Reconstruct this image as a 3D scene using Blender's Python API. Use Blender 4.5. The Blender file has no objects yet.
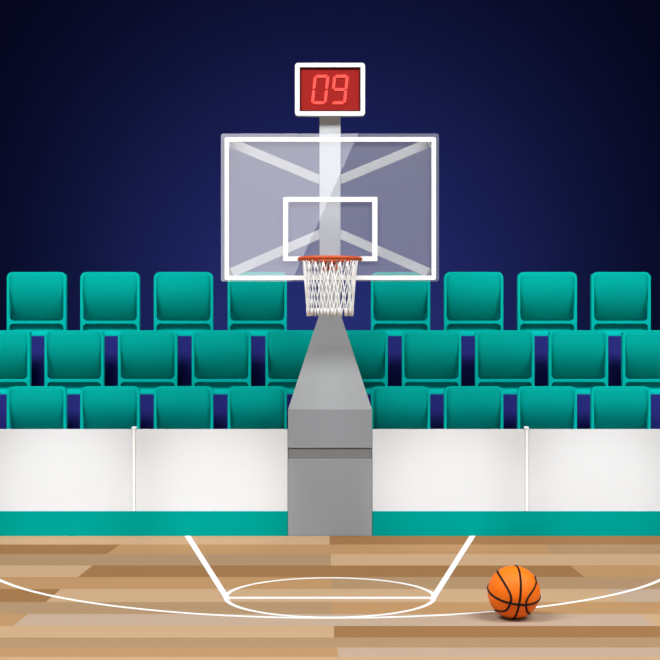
import bpy, bmesh, math, random
from mathutils import Vector, Matrix, Quaternion
S = bpy.context.scene
C = S.collection
F = 1407.0; H = 2.24
def W(px, py, d):
    return Vector(((px-330)*d/F, d, H+(330-py)*d/F))
def FD(py):
    return F*H/(py-330.0)
def FP(px, py):
    d = FD(py); return ((px-330)*d/F, d)
def lin(c):
    return tuple(((v/255)/12.92 if v/255 <= .04045 else ((v/255+.055)/1.055)**2.4) for v in c)
# ---------------------------------------------------------------- materials
def mat(name, col, rough=.7, spec=.2, metal=0, emit=0, var=0.0, scale=6, bump=0):
    m = bpy.data.materials.new(name); m.use_nodes = True
    nt = m.node_tree; b = nt.nodes['Principled BSDF']
    b.inputs['Base Color'].default_value = (*col, 1)
    b.inputs['Roughness'].default_value = rough
    b.inputs['Specular IOR Level'].default_value = spec
    b.inputs['Metallic'].default_value = metal
    if emit:
        b.inputs['Emission Color'].default_value = (*col, 1)
        b.inputs['Emission Strength'].default_value = emit
    if var or bump:
        tc = nt.nodes.new('ShaderNodeTexCoord')
        n = nt.nodes.new('ShaderNodeTexNoise'); n.inputs['Scale'].default_value = scale
        nt.links.new(tc.outputs['Object'], n.inputs['Vector'])
        if var:
            mx = nt.nodes.new('ShaderNodeMix'); mx.data_type = 'RGBA'
            mx.inputs[6].default_value = (*[v*(1-var) for v in col], 1)
            mx.inputs[7].default_value = (*[min(1, v*(1+var)) for v in col], 1)
            nt.links.new(n.outputs['Fac'], mx.inputs[0])
            nt.links.new(mx.outputs[2], b.inputs['Base Color'])
        if bump:
            bp = nt.nodes.new('ShaderNodeBump'); bp.inputs['Strength'].default_value = bump
            bp.inputs['Distance'].default_value = .01
            nt.links.new(n.outputs['Fac'], bp.inputs['Height'])
            nt.links.new(bp.outputs['Normal'], b.inputs['Normal'])
    return m
KF = 0.71      # how far the floor's albedo sits under the colour read off the lit picture
def wood(name, c):
    col = tuple(v*KF for v in lin(c))
    m = mat(name, col, rough=.9, spec=.0)
    nt = m.node_tree; b = nt.nodes['Principled BSDF']
    tc = nt.nodes.new('ShaderNodeTexCoord'); mp = nt.nodes.new('ShaderNodeMapping')
    mp.inputs['Scale'].default_value = (.5, 12, 1)
    n = nt.nodes.new('ShaderNodeTexNoise'); n.inputs['Scale'].default_value = 3
    mx = nt.nodes.new('ShaderNodeMix'); mx.data_type = 'RGBA'
    mx.inputs[6].default_value = (*[v*.965 for v in col], 1)
    mx.inputs[7].default_value = (*[v*1.035 for v in col], 1)
    nt.links.new(tc.outputs['Object'], mp.inputs['Vector']); nt.links.new(mp.outputs['Vector'], n.inputs['Vector'])
    nt.links.new(n.outputs['Fac'], mx.inputs[0]); nt.links.new(mx.outputs[2], b.inputs['Base Color'])
    return m
WD = {'L': wood('wood_light', (211,174,135)), 'D': wood('wood_dark', (168,123,80)), 'M': wood('wood_honey', (197,153,107)),
      'G': wood('wood_grey', (184,150,114)), 'P': wood('wood_pink', (203,175,151))}
M_line = mat('court_paint', (.86,.85,.83), .6, .1)
M_teal = mat('teal_plastic', (.0,.41,.36), .7, .03, var=.02)
M_shell = mat('teal_shell_plastic', (.0,.49,.43), .7, .03, var=.02)
M_kick = mat('teal_board', (.0,.29,.258), .9, .0, var=.02)
M_white = mat('white_board', (.665,.69,.715), .9, .0, var=.01, scale=2)
M_post = mat('white_post', (.95,.95,.95), .5, .2)
M_grey = mat('grey_steel', (.288,.308,.335), .8, .03, var=.02)
M_taper = mat('slope_lit_grey_steel', (.325,.335,.345), .8, .03, var=.02)  # lighter than the base grey to imitate extra light on the slope
M_groove = mat('grey_groove', (.195,.205,.21), .7, .1)
M_pole = mat('pole_steel', (.56,.58,.59), .6, .15)
M_strut = mat('strut_steel', (.66,.67,.66), .5, .2)
M_gline = mat('board_line_paint', (.95,.95,.95), .6, .1)
M_rim = mat('orange_rim', (.60,.085,.02), .45, .3)
M_net = mat('white_cord', (.93,.93,.93), .9, .0)
M_wall = mat('navy_wall', (.0125,.0175,.105), .95, .0, var=.03, scale=.5)
M_tier = mat('navy_step', (.026,.028,.215), .9, .02, var=.03)
M_cframe = mat('white_casing', (.92,.92,.92), .5, .2)
M_dark = mat('dark_bezel', (.10,.008,.01), .6, .1)
M_disp = mat('red_display', lin((158,36,33)), .6, .05, emit=.0)
M_digit = mat('lit_digit', lin((252,84,76)), .6, .05, emit=.30)
M_ball = mat('orange_leather', (1.0,.185,.006), .5, .2, bump=.15, scale=150)
M_seam = mat('black_rubber', (.012,.010,.010), .7, .1)
M_hall = mat('hall_concrete', (.03,.03,.05), .9, .0, var=.1)
# hazy backboard glass
M_glass = bpy.data.materials.new('hazy_glass'); M_glass.use_nodes = True
nt = M_glass.node_tree; nt.nodes.clear()
o_ = nt.nodes.new('ShaderNodeOutputMaterial'); t_ = nt.nodes.new('ShaderNodeBsdfTransparent'); t_.inputs[0].default_value=(.99,.99,.99,1)
d_ = nt.nodes.new('ShaderNodeBsdfDiffuse'); d_.inputs[0].default_value = (.62,.64,.82,1)
m1 = nt.nodes.new('ShaderNodeMixShader'); m1.inputs[0].default_value = .155
g_ = nt.nodes.new('ShaderNodeBsdfGlossy'); g_.inputs['Roughness'].default_value = .0; g_.inputs[0].default_value=(1,1,1,1)
fr = nt.nodes.new('ShaderNodeFresnel'); fr.inputs[0].default_value = 1.62
geo = nt.nodes.new('ShaderNodeNewGeometry'); inv = nt.nodes.new('ShaderNodeMath'); inv.operation='SUBTRACT'; inv.inputs[0].default_value = 1
mul = nt.nodes.new('ShaderNodeMath'); mul.operation='MULTIPLY'
nt.links.new(geo.outputs['Backfacing'], inv.inputs[1]); nt.links.new(inv.outputs[0], mul.inputs[1]); nt.links.new(fr.outputs[0], mul.inputs[0])
m2 = nt.nodes.new('ShaderNodeMixShader')
nt.links.new(t_.outputs[0], m1.inputs[1]); nt.links.new(d_.outputs[0], m1.inputs[2])
nt.links.new(mul.outputs[0], m2.inputs[0]); nt.links.new(m1.outputs[0], m2.inputs[1]); nt.links.new(g_.outputs[0], m2.inputs[2])
nt.links.new(m2.outputs[0], o_.inputs[0])
# ---------------------------------------------------------------- helpers
def obj(name, bm, m, parent=None, smooth=False, bevel=0, seg=2):
    bmesh.ops.recalc_face_normals(bm, faces=bm.faces)
    me = bpy.data.meshes.new(name); bm.to_mesh(me); bm.free()
    for mm in (m if isinstance(m, list) else [m]): me.materials.append(mm)
    if smooth:
        for p in me.polygons: p.use_smooth = True
    o = bpy.data.objects.new(name, me); C.objects.link(o)
    if parent:
        o.parent = parent
        o.matrix_parent_inverse = Matrix.Translation(parent.location).inverted() if parent.type == 'EMPTY' else Matrix.Identity(4)
    if bevel:
        b = o.modifiers.new('bevel', 'BEVEL'); b.width = bevel; b.segments = seg; b.limit_method = 'ANGLE'
    return o
def tag(o, label, cat, group=None):
    o['label'] = label; o['category'] = cat
    if group: o['group'] = group
    return o
def thing(name, label, cat, loc, group=None):
    o = bpy.data.objects.new(name, None); o.empty_display_size = .1; C.objects.link(o); o.location = loc
    return tag(o, label, cat, group)
def box(bm, x0, x1, y0, y1, z0, z1):
    v = [bm.verts.new(p) for p in ((x0,y0,z0),(x1,y0,z0),(x1,y1,z0),(x0,y1,z0),(x0,y0,z1),(x1,y0,z1),(x1,y1,z1),(x0,y1,z1))]
    for f in ((0,3,2,1),(4,5,6,7),(0,1,5,4),(1,2,6,5),(2,3,7,6),(3,0,4,7)): bm.faces.new([v[i] for i in f])
    return bm
def BX(*a): return box(bmesh.new(), *a)
def rrect(x0, x1, z0, z1, r, k=6):
    """closed loop, radii r=(bl,br,tr,tl)"""
    pts = []
    for (cx, cz, sx, sz, rr, a0) in ((x0,z0,1,1,r[0],180),(x1,z0,-1,1,r[1],270),(x1,z1,-1,-1,r[2],0),(x0,z1,1,-1,r[3],90)):
        for i in range(k+1):
            a = math.radians(a0+90*i/k)
            pts.append((cx+sx*rr+rr*math.cos(a), cz+sz*rr+rr*math.sin(a)))
    return pts
def prism(bm, pts, y0, y1):
    a = [bm.verts.new((x,y0,z)) for x,z in pts]; b = [bm.verts.new((x,y1,z)) for x,z in pts]
    bm.faces.new(a); bm.faces.new(b[::-1]); n = len(pts)
    for i in range(n): bm.faces.new((a[i], b[i], b[(i+1)%n], a[(i+1)%n]))
    return bm
def ring(bm, out, inn, y0, y1):
    n = len(out)
    A = [bm.verts.new((x,y0,z)) for x,z in out]; B = [bm.verts.new((x,y1,z)) for x,z in out]
    a = [bm.verts.new((x,y0,z)) for x,z in inn]; b = [bm.verts.new((x,y1,z)) for x,z in inn]
    for i in range(n):
        j = (i+1) % n
        for q in ((A[i],A[j],a[j],a[i]),(B[i],b[i],b[j],B[j]),(A[i],B[i],B[j],A[j]),(a[i],a[j],b[j],b[i])): bm.faces.new(q)
    return bm
def tube(bm, pts, r, n=6, closed=False):
    pts = [Vector(p) for p in pts]; L = len(pts); rings = []
    ref = None
    for i, p in enumerate(pts):
        t = (pts[(i+1)%L]-pts[i-1]) if closed else (pts[min(i+1,L-1)]-pts[max(i-1,0)])
        t.normalize()
        if ref is None:
            ref = t.orthogonal().normalized()
        ref = (ref - t*ref.dot(t)).normalized()
        u = ref; w = t.cross(u)
        rings.append([bm.verts.new(p+(u*math.cos(2*math.pi*k/n)+w*math.sin(2*math.pi*k/n))*r) for k in range(n)])
    R = range(L if closed else L-1)
    for i in R:
        a, b = rings[i], rings[(i+1)%L]
        off = 0
        if closed and i == L-1:
            off = min(range(n), key=lambda s: sum((a[k].co-b[(k+s)%n].co).length for k in range(n)))
        for k in range(n): bm.faces.new((a[k], a[(k+1)%n], b[(k+1+off)%n], b[(k+off)%n]))
    if not closed:
        bm.faces.new(rings[0][::-1]); bm.faces.new(rings[-1])
    return bm
def bar(bm, a, b, w, t):
    """square bar from a to b, width w across (in the xz plane), thickness t along y-ish"""
    a = Vector(a); b = Vector(b); d = (b-a).normalized(); n = Vector((0,1,0)).cross(d).normalized(); m = d.cross(n).normalized()
    va = [bm.verts.new(p+n*sx*w/2+m*sy*t/2) for p in (a,b) for sx,sy in ((-1,-1),(1,-1),(1,1),(-1,1))]
    for f in ((0,1,2,3),(7,6,5,4),(0,4,5,1),(1,5,6,2),(2,6,7,3),(3,7,4,0)): bm.faces.new([va[i] for i in f])
    return bm
# ---------------------------------------------------------------- floor
ys = [536,544.5,554,565.5,577,589,602,614,626,637.5,647.5,657,668,680]
rows = [[('L',(329.5,329.5)),('D',None)],
 [('D',(120,107)),('M',(330,330)),('M',(545,553)),('G',None)],
 [('G',(331,331)),('L',None)],
 [('L',(92.5,78)),('D',(570,584.5)),('M',None)],
 [('M',(332,332)),('G',None)],
 [('D',(60.5,46)),('L',(606,622)),('P',None)],
 [('G',(332.5,332.5)),('M',None)],
 [('M',(28,13)),('P',(640,655)),('L',None)],
 [('L',(334,334)),('D',None)],
 [('G',(335,335)),('G',None)],
 [('M',(337,338)),('P',None)],
 [('L',(338,339)),('L',None)],
 [('M',(60,40)),('G',(339,340)),('M',None)]]
bm = bmesh.new(); keys = list('LDMGP'); XW = 11.0
def quad(p, k, z=0):
    f = bm.faces.new([bm.verts.new((x,y,z)) for x,y in p]); f.material_index = keys.index(k)
def y_far(i): return FD(ys[i]) if i else FD(536)
for i, row in enumerate(rows):
    d0, d1 = FD(ys[i]), FD(ys[i+1])
    if i == 0: d0 = 15.62
    xl0 = xl1 = -XW
    for k, cut in row:
        if cut: xr0, xr1 = (cut[0]-330)*FD(ys[i])/F, (cut[1]-330)*d1/F
        else: xr0 = xr1 = XW
        quad(((xl1,d1),(xr1,d1),(xr0,d0),(xl0,d0)), k); xl0, xl1 = xr0, xr1
random.seed(4); d0 = FD(ys[-1]); 
while d0 > -8:
    d1 = d0-.42; c = random.uniform(-3,3)
    a, b = random.sample(keys, 2)
    quad(((-XW,d1),(c-.3,d1),(c,d0),(-XW,d0)), a); quad(((c-.3,d1),(XW,d1),(XW,d0),(c,d0)), b); d0 = d1
yb = d0
bot = box(bm, -XW, XW, yb, 15.62, -.12, -.002)
floor = obj('floor', bm, [WD[k] for k in keys]); floor['kind'] = 'structure'
# painted court lines, children of the floor
def ribbon(name, L, R, z=.004, closed=False):
    bm = bmesh.new(); n = len(L)
    T = [[bm.verts.new((p[0],p[1],zz)) for p in P] for P in (L,R) for zz in (0,z)]
    for i in range(n if closed else n-1):
        j = (i+1) % n
        for a, b in ((0,1),(1,3),(3,2),(2,0)): bm.faces.new((T[a][i],T[a][j],T[b][j],T[b][i]))
    if not closed:
        for i in (0,n-1): bm.faces.new((T[0][i],T[1][i],T[3][i],T[2][i]))
    return obj(name, bm, M_line, floor)
def arc(cx, cy, r, w, a0, a1, n):
    A = [math.radians(a0+(a1-a0)*i/n) for i in range(n+1)]
    return ([(cx+(r-w/2)*math.cos(a), cy+(r-w/2)*math.sin(a)) for a in A],
            [(cx+(r+w/2)*math.cos(a), cy+(r+w/2)*math.sin(a)) for a in A])
a, b = arc(0, 11.83, .875, .037, 0, 360, 128); ribbon('free_throw_circle', a[:-1], b[:-1], closed=True)
a, b = arc(0, 14.40, 3.465, .044, 187, 353, 160); ribbon('three_point_line', a, b, z=.003)
cy = FD(598.2); ribbon('free_throw_line', [(-.875,cy-.035),(.875,cy-.035)], [(-.875,cy+.035),(.875,cy+.035)], z=.005)
for s in (-1,1):
    p0 = (s*142.5*15.28/F, 15.28); dd = FD(599.5); p1 = (s*102.5*dd/F, dd)
    ribbon('lane_line', [(p0[0]-.032,p0[1]),(p1[0]-.026,p1[1])], [(p0[0]+.032,p0[1]),(p1[0]+.026,p1[1])], z=.006)
# concrete under the stands, back wall
o = obj('floor', BX(-14,14,15.62,27.2,-.12,0), M_hall); o['kind']='structure'
o = obj('wall_back', BX(-14,14,27.0,27.2,0,13), M_wall); o['kind']='structure'
# ---------------------------------------------------------------- perimeter boards
D1 = FD(536)
def zx(px, d=D1): return (px-330)*d/F
def zz(py, d=D1): return H+(330-py)*d/F
for (a, b, lab) in ((-18,132.3,'white perimeter panel at the far left, beyond the left post'),
                    (135.3,287.6,'white perimeter panel between the left post and the hoop stand'),
                    (372.4,525.3,'white perimeter panel between the hoop stand and the right post'),
                    (528.3,678,'white perimeter panel at the far right, beyond the right post')):
    bm = prism(bmesh.new(), rrect(zx(a), zx(b), zz(511.3), zz(429.5), (.004,)*4, 2), D1+.01, D1+.07)
    tag(obj('perimeter_panel', bm, M_white), lab, 'panel', 'white perimeter panels')
for (a, lab) in ((133.8,'thin white post between the two panels left of the hoop stand'),(526.8,'thin white post between the two panels right of the hoop stand')):
    t = thing('panel_post', lab, 'post', (zx(a), D1+.03, zz(511.3)), 'panel posts')
    obj('post_shaft', BX(zx(a-1.3), zx(a+1.3), D1-.006, D1+.075, zz(511.3), zz(429)), M_post, t, bevel=.004)
    obj('post_cap', BX(zx(a-2.1), zx(a+2.1), D1-.012, D1+.08, zz(429), zz(426.8)), M_post, t, bevel=.006)
for (a, b, lab) in ((-18,287.6,'flat teal kickboard under the white panels left of the hoop stand'),(372.4,678,'flat teal kickboard under the white panels right of the hoop stand')):
    tag(obj('kickboard', BX(zx(a), zx(b), D1, D1+.09, 0, zz(511.3)), M_kick), lab, 'kickboard', 'teal kickboards')
# ---------------------------------------------------------------- bleacher tiers + seats
rowd = {'front':15.85, 'middle':16.40, 'top':16.95}
rowtop = {'front':386.5, 'middle':330.3, 'top':272}
tz = {k: zz(rowtop[k]+64, rowd[k]) for k in rowd}
i = 0
for k, dn in (('front',16.32),('middle',16.87),('top',17.75)):
    o = obj('bleacher_tier', BX(-7.5,7.5,rowd[k]-.08,dn,0,tz[k]), M_tier); o['kind']='structure'
def seat_mesh():
    """seat in pixel units: x -29.5..29.5, z 0..64, front face at y=0"""
    bm = bmesh.new(); dp = 7
    e = .05
    ring(bm, rrect(-29.5,29.5,0,64,(e,e,6,6)), rrect(-27.1,27.1,1.2,61.8,(1,1,5,5)), 0, dp)
    q = [(27.3,11.5-2.6)]
    for k in range(5):
        a = math.pi/2*k/4; q.append((23.6+3.6*math.cos(a)*1.0, 8.9+3.6*math.sin(a)))
    rl = [(27.2,8.6),(26.2,11.0),(23.6,12.5),(-23.6,12.5),(-26.2,11.0),(-27.2,8.6),(-27.2,19.6),(-26.2,16.9),(-23.8,15.3),(23.8,15.3),(26.2,16.9),(27.2,19.6)]
    prism(bm, rl, 0, 2.6)
    shell = bm
    def scoop(x0,x1,z0,z1,f,nx,nz,back):
        b = bmesh.new(); V = {}
        for j in range(nz+1):
            for i in range(nx+1):
                u = i/nx; v = j/nz
                V[i,j] = b.verts.new((x0+(x1-x0)*u, f(u,v), z0+(z1-z0)*v)); V[i,j,1] = b.verts.new((x0+(x1-x0)*u, back, z0+(z1-z0)*v))
        for j in range(nz):
            for i in range(nx):
                b.faces.new((V[i,j],V[i+1,j],V[i+1,j+1],V[i,j+1])); b.faces.new((V[i,j,1],V[i,j+1,1],V[i+1,j+1,1],V[i+1,j,1]))
        for j in range(nz):
            for i in (0,nx): b.faces.new((V[i,j],V[i,j+1],V[i,j+1,1],V[i,j,1]))
        for i in range(nx):
            for j in (0,nz): b.faces.new((V[i,j],V[i+1,j],V[i+1,j,1],V[i,j,1]))
        return b
    # backrest: flush at the top, curving back towards the bottom
    def fb(u, v):
        t = 1-v; return (0 if t < .12 else 18*((t-.12)/.88)**2.2)+.2
    back = scoop(-27.3,27.3,13.2,62.2,fb,10,24,19.5)
    def fp(u, v):
        return .15 + 4.6*min(1, v/.35)**1.2
    pan = scoop(-27.3,27.3,.9,12.5,fp,10,12,12.9)
    return shell, back, pan
shell, back, pan = seat_mesh()
proto = thing('stadium_seat', '', 'seat', (0,0,0))
ps = obj('seat_shell', shell, M_shell, proto); pb = obj('backrest', back, M_teal, proto, smooth=False); pp = obj('seat_pan', pan, M_teal, proto)
for o in (pb, pp):
    for p in o.data.polygons:
        p.use_smooth = p.normal.y < -.2
ordw = ['nearest the hoop stand','second from the hoop stand','third from the hoop stand','fourth from the hoop stand','fifth from the hoop stand']
spots = []
for k in ('top','front'):
    for i, x in enumerate((36.3,109.8,183.4,257.2)): spots.append((k, x, 'left', 3-i, 4))
    for i, x in enumerate((400.6,473.8,547.4,621.2)): spots.append((k, x, 'right', i, 4))
for i, x in enumerate((0.2,74,147.5,221.3,295)): spots.append(('middle', x, 'left', 4-i, 5))
for i, x in enumerate((358.2,431.6,505,578.6,652.4)): spots.append(('middle', x, 'right', i, 5))
for n, (k, x, side, idx, tot) in enumerate(spots):
    if n == 0: r = proto; kids = [ps,pb,pp]
    else:
        r = proto.copy(); C.objects.link(r); kids = []
        for ch in (ps,pb,pp):
            c = ch.copy(); C.objects.link(c); c.parent = r; kids.append(c)
    d = rowd[k]; sc = d/F
    r.location = ((x-330)*sc, d, tz[k]); r.scale = (sc,sc,sc)
    for c in kids: c.matrix_parent_inverse = Matrix.Identity(4)
    extra = {'front':', lower part hidden by the white panels', 'middle':'', 'top':''}[k]
    if k == 'middle' and idx == 0: extra = ''
    if k == 'middle' and idx == 4: extra = ', cut off'
    r['label'] = 'teal seat in %s row, %s, on the %s%s' % (k, ordw[idx], side, extra if k != 'front' else '')
    r['category'] = 'seat'; r['group'] = 'teal stadium seats in the %s row' % k
# ---------------------------------------------------------------- hoop stand
DP = D1+.50; DB = 14.92
stand = thing('basketball_hoop_stand', 'grey basketball hoop stand with glass backboard, orange rim and white net', 'basketball hoop', (0, D1+.4, 0))
zt = zz(409.5); yb_ = D1+.95
base = obj('base_box', box(BX(zx(288), zx(372), D1, yb_, 0, zz(459.3)), zx(288), zx(372), D1, yb_, zz(448), zt), M_grey, stand, bevel=.004)
obj('groove_band', BX(zx(288)+.004, zx(372)-.004, D1+.012, yb_-.01, zz(459.3), zz(448)), M_groove, base)
bm = bmesh.new(); zp = H+(330-314)*(DP-.05)/F; w0 = zx(372)-.001; w1 = (340.5-330)*(DP)/F
lo = [(-w0,D1+.001),(w0,D1+.001),(w0,yb_),(-w0,yb_)]; hi = [(-w1,DP-.06),(w1,DP-.06),(w1,DP+.2),(-w1,DP+.2)]
A = [bm.verts.new((x,y,zt)) for x,y in lo]; B = [bm.verts.new((x,y,zp)) for x,y in hi]
bm.faces.new(A); bm.faces.new(B)
for i in range(4): bm.faces.new((A[i],A[(i+1)%4],B[(i+1)%4],B[i]))
obj('tapered_housing', bm, M_taper, stand)
zc0 = H+(330-116)*DP/F
obj('pole', BX(-w1, w1, DP-.06, DP+.16, zp-.02, H+(330-108)*DP/F), M_pole, stand, bevel=.006)
for (a, b) in (((319,180),(231,143)),((341,180),(429,143)),((319,234),(231,273)),((341,234),(429,273))):
    pa = W(*a, DP-.0); pb_ = W(*b, DB+.06)
    pa.x *= .9
    obj('strut', bar(bmesh.new(), pa, pb_, .098, .05), M_strut, stand)
gb = prism(bmesh.new(), rrect(*[(q-330)*DB/F for q in (221,439)], H+(330-281.5)*DB/F, H+(330-133.5)*DB/F, (.03,)*4, 5), DB, DB+.03)
board = obj('backboard', gb, M_glass, stand)
def rr(px0,px1,py0,py1,r):
    return rrect((px0-330)*DB/F,(px1-330)*DB/F,H+(330-py1)*DB/F,H+(330-py0)*DB/F,(r,)*4,4)
obj('border_line', ring(bmesh.new(), rr(224.6,436,137.2,280,.02), rr(229,431.5,141.8,275.6,.004), DB-.006, DB-.0005), M_gline, board)
obj('target_square', ring(bmesh.new(), rr(283,377.4,197,261.2,.004), rr(288.2,372.2,202,256.4,.002), DB-.006, DB-.0005), M_gline, board)
# rim
RC = DB-.10-.33; RR = .315; zr = H+(330-259)*RC/F
rim = obj('rim', tube(bmesh.new(), [(RR*math.cos(a), RC+RR*math.sin(a), zr) for a in [2*math.pi*i/64 for i in range(64)]], .021, 10, True), M_rim, stand, smooth=True)
bm = BX(-.075,.075,DB-.03,DB-.001,zr-.10,zr+.028)
box(bm,-.075,.075,DB-.13,DB-.028,zr-.02,zr+.018)
obj('mounting_bracket', bm, M_rim, rim, bevel=.004)
bm = bmesh.new(); N = 20; r0, r1, z0, z1 = .285, .232, zr-.018, H+(330-316)*RC/F
def npnt(k, t):
    a = 2*math.pi*k/N+.09
    r = r0+(r1-r0)*(t**.75)
    return (r*math.cos(a), RC+r*math.sin(a), z0+(z1-z0)*t)
for k in range(N):
    for s in (-1,1):
        tube(bm, [npnt(k+s*1.5*(1-t), t) for t in [i/8 for i in range(9)]], .0068, 5)
    tube(bm, [(RR*.97*math.cos(2*math.pi*(k+.5)/N+.09), RC+RR*.97*math.sin(2*math.pi*(k+.5)/N+.09), zr-.012), npnt(k+.5,0.01)], .007, 5)
    tube(bm, [npnt(k,.86), npnt(k,1.0)], .010, 6)
net = obj('net', bm, M_net, rim, smooth=True)
# ---------------------------------------------------------------- shot clock
DC = DP-.145
def cx(p): return (p-330)*DC/F
def cz(p): return H+(330-p)*DC/F
clock = thing('shot_clock', 'white framed red digital shot clock reading 09 on top of the pole', 'clock', (0, DC, cz(116)))
case = obj('casing', prism(bmesh.new(), rrect(cx(295),cx(365),cz(115.8),cz(63),(.035,)*4,5), DC+.03, DC+.083), M_cframe, clock)
obj('frame', ring(bmesh.new(), rrect(cx(295),cx(365),cz(115.8),cz(63),(.035,)*4,5), rrect(cx(299.6),cx(360.6),cz(111.4),cz(67.2),(.004,)*4,5), DC-.01, DC+.03), M_cframe, clock)
disp = obj('display', BX(cx(300.8),cx(359.4),DC+.016,DC+.03,cz(110.2),cz(68.6)), M_disp, clock)
obj('bezel', ring(bmesh.new(), rrect(cx(299.7),cx(360.5),cz(111.3),cz(67.3),(.003,)*4,2), rrect(cx(301),cx(359.2),cz(110),cz(68.8),(.003,)*4,2), DC+.006, DC+.029), M_dark, clock)
def digit(bm, x0, segs, w=15.6, h=29.5, t=3.0, sl=3.2, ytop=74.6):
    g = .22
    def P(u, v): return (cx(x0+u+sl*(1-v/h)), cz(ytop+v))
    def poly(q): prism(bm, [P(*p) for p in q], DC+.008, DC+.0161)
    m = h/2
    D = {'a': [(t*.55+g,0+.7),(t*.9,0),(w-t*.9,0),(w-t*.55-g,.7),(w-t-g,t),(t+g,t)],
         'd': [(t+g,h-t),(w-t-g,h-t),(w-t*.55-g,h-.7),(w-t*.9,h),(t*.9,h),(t*.55+g,h-.7)],
         'g': [(t*.6+g,m),(t+g,m-t/2),(w-t-g,m-t/2),(w-t*.6-g,m),(w-t-g,m+t/2),(t+g,m+t/2)],
         'f': [(0,t*.9),(.8,t*.45),(t,t+g),(t,m-t/2-g),(t*.5,m-g-.2),(0,m-.9)],
         'e': [(0,m+.9),(t*.5,m+g+.2),(t,m+t/2+g),(t,h-t-g),(.8,h-t*.45),(0,h-t*.9)],
         'b': [(w-t,t+g),(w-.8,t*.45),(w,t*.9),(w,m-.9),(w-t*.5,m-g-.2),(w-t,m-t/2-g)],
         'c': [(w-t,m+t/2+g),(w-t*.5,m+g+.2),(w,m+.9),(w,h-t*.9),(w-.8,h-t*.45),(w-t,h-t-g)]}
    for s in segs: poly(D[s])
for x0, segs in ((310.8,'abcdef'),(330.2,'abcdfg')):
    bm = bmesh.new(); digit(bm, x0, segs)
    obj('digit', bm, M_digit, disp)
# ---------------------------------------------------------------- ball
db = 10.93; rb = 26.15*db/F
bc = Vector(((513.8-330)*db/F, db, rb+.0005))
ballt = thing('basketball', 'orange basketball with black seams lying on the wooden court', 'ball', (bc.x, bc.y, 0))
bm = bmesh.new(); bmesh.ops.create_uvsphere(bm, u_segments=64, v_segments=40, radius=rb)
bmesh.ops.translate(bm, verts=bm.verts, vec=bc)
cover = obj('leather_cover', bm, M_ball, ballt, smooth=True)
vd = Vector((bc.x, bc.y, bc.z-H)).normalized(); rt = vd.cross(Vector((0,0,1))).normalized(); up = rt.cross(vd)
def SP(u, v, w): return (rt*u+up*v-vd*w).normalized()
def w_(u, v): return math.sqrt(max(0, 1-u*u-v*v))
def circle(p, q):
    a = SP(*p, w_(*p)); b = SP(*q, w_(*q)); n = a.cross(b).normalized(); b2 = n.cross(a)
    return [a*math.cos(t)+b2*math.sin(t) for t in [2*math.pi*i/96 for i in range(96)]]
def smoothloop(P):
    n = len(P); out = []
    for i in range(n):
        p0,p1,p2,p3 = P[i-1],P[i],P[(i+1)%n],P[(i+2)%n]
        for k in range(8):
            t = k/8
            out.append((.5*((2*p1)+(p2-p0)*t+(2*p0-5*p1+4*p2-p3)*t*t+(3*p1-p0-3*p2+p3)*t**3)).normalized())
    return out
def loop(uv):
    f = [SP(u,v,w_(u,v)) for u,v in uv]; bk = [SP(u*1.0,v,-w_(u,v)) for u,v in uv[::-1]]
    return smoothloop(f+bk)
seams = [circle((.12,.97),(.2,-.45)), circle((-.95,.02),(.18,-.46)),
         loop([(-.62,.76),(-.34,.3),(-.12,-.12),(-.14,-.44),(-.32,-.70),(-.66,-.70)]),
         loop([(.80,.57),(.84,.38),(.56,-.14),(.46,-.44),(.50,-.70),(.58,-.79)])]
for s in seams:
    obj('seam', tube(bmesh.new(), [bc+p*(rb*.992) for p in s],   .0092, 8, True), M_seam, cover, smooth=True)
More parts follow.
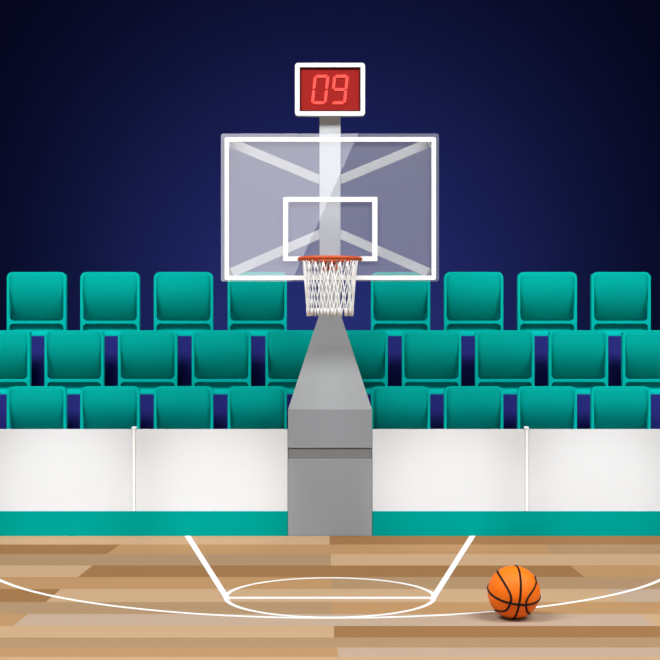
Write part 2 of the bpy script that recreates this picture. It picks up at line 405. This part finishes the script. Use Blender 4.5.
# ---------------------------------------------------------------- lights
def spot(name, loc, aim, power, ang, blend, rad, col=(1,1,1)):
    l = bpy.data.lights.new(name, 'SPOT'); l.energy = power; l.spot_size = math.radians(ang); l.spot_blend = blend
    l.shadow_soft_size = rad; l.color = col
    o = bpy.data.objects.new(name, l); C.objects.link(o); o.location = loc
    o.rotation_euler = (Vector(aim)-Vector(loc)).to_track_quat('-Z','Y').to_euler(); return o
for x in (-15,-10.5,-6,6,10.5,15):
    spot('arena_spotlight', (x,5,17), (x*.3,13.2,1.2), 5000, 52, .35, 2.5, (.965,.99,1.0))
for x in (62,214,448,600):
    X = (x-330)*D1/F
    spot('panel_glow_helper', (X*.6,-1,6.5), (X,D1,.42), 4700, 7.0, 1.0, .1)  # added spot brightening the lower middle of a white panel, no real fixture
spot('ball_fill_helper', (9,5,5.2), (2,db,.2), 520, 9, 1.0, .2)  # added fill for the ball's right side, no lamp known there
# added unseen light behind the camera; its reflection makes the glare on the glass
l = bpy.data.lights.new('added_glare_light', 'AREA'); l.shape='RECTANGLE'; l.size = 5.6; l.size_y = 6.8; l.energy = 430
l.color = (1,1,1)
o = bpy.data.objects.new('added_glare_light', l); C.objects.link(o)
e = Vector((.41,0,.912)); nrm = Vector((-.912,0,.41))
o.location = Vector((-.127,-6,5.36))+nrm*2.8+e*(-.3)
ex = -nrm; ez_ = Vector((0,-1,0)); ey = ez_.cross(ex)
o.rotation_euler = Matrix((ex, ey, ez_)).transposed().to_euler()
# added spot hidden behind the bleachers to make the glow on the back wall
spot('wall_glow_helper', (0,20.8,1.9), (0,27,3.2), 2150, 118, 1.0, .5, (.95,.97,1))
w = bpy.data.worlds.new('hall'); S.world = w; w.use_nodes = True
w.node_tree.nodes['Background'].inputs[0].default_value = (1,1,1,1)
w.node_tree.nodes['Background'].inputs[1].default_value = .008
# ---------------------------------------------------------------- camera
cd = bpy.data.cameras.new('camera'); cd.sensor_width = 36; cd.sensor_fit='HORIZONTAL'; cd.lens = F*36/660
cam = bpy.data.objects.new('camera', cd); C.objects.link(cam); cam.location = (0,0,H); cam.rotation_euler = (math.radians(90),0,0)
S.camera = cam
S.view_settings.view_transform='Standard'; S.view_settings.look='None'; S.view_settings.gamma=1; S.view_settings.use_curve_mapping=False
S.view_settings.exposure = 0
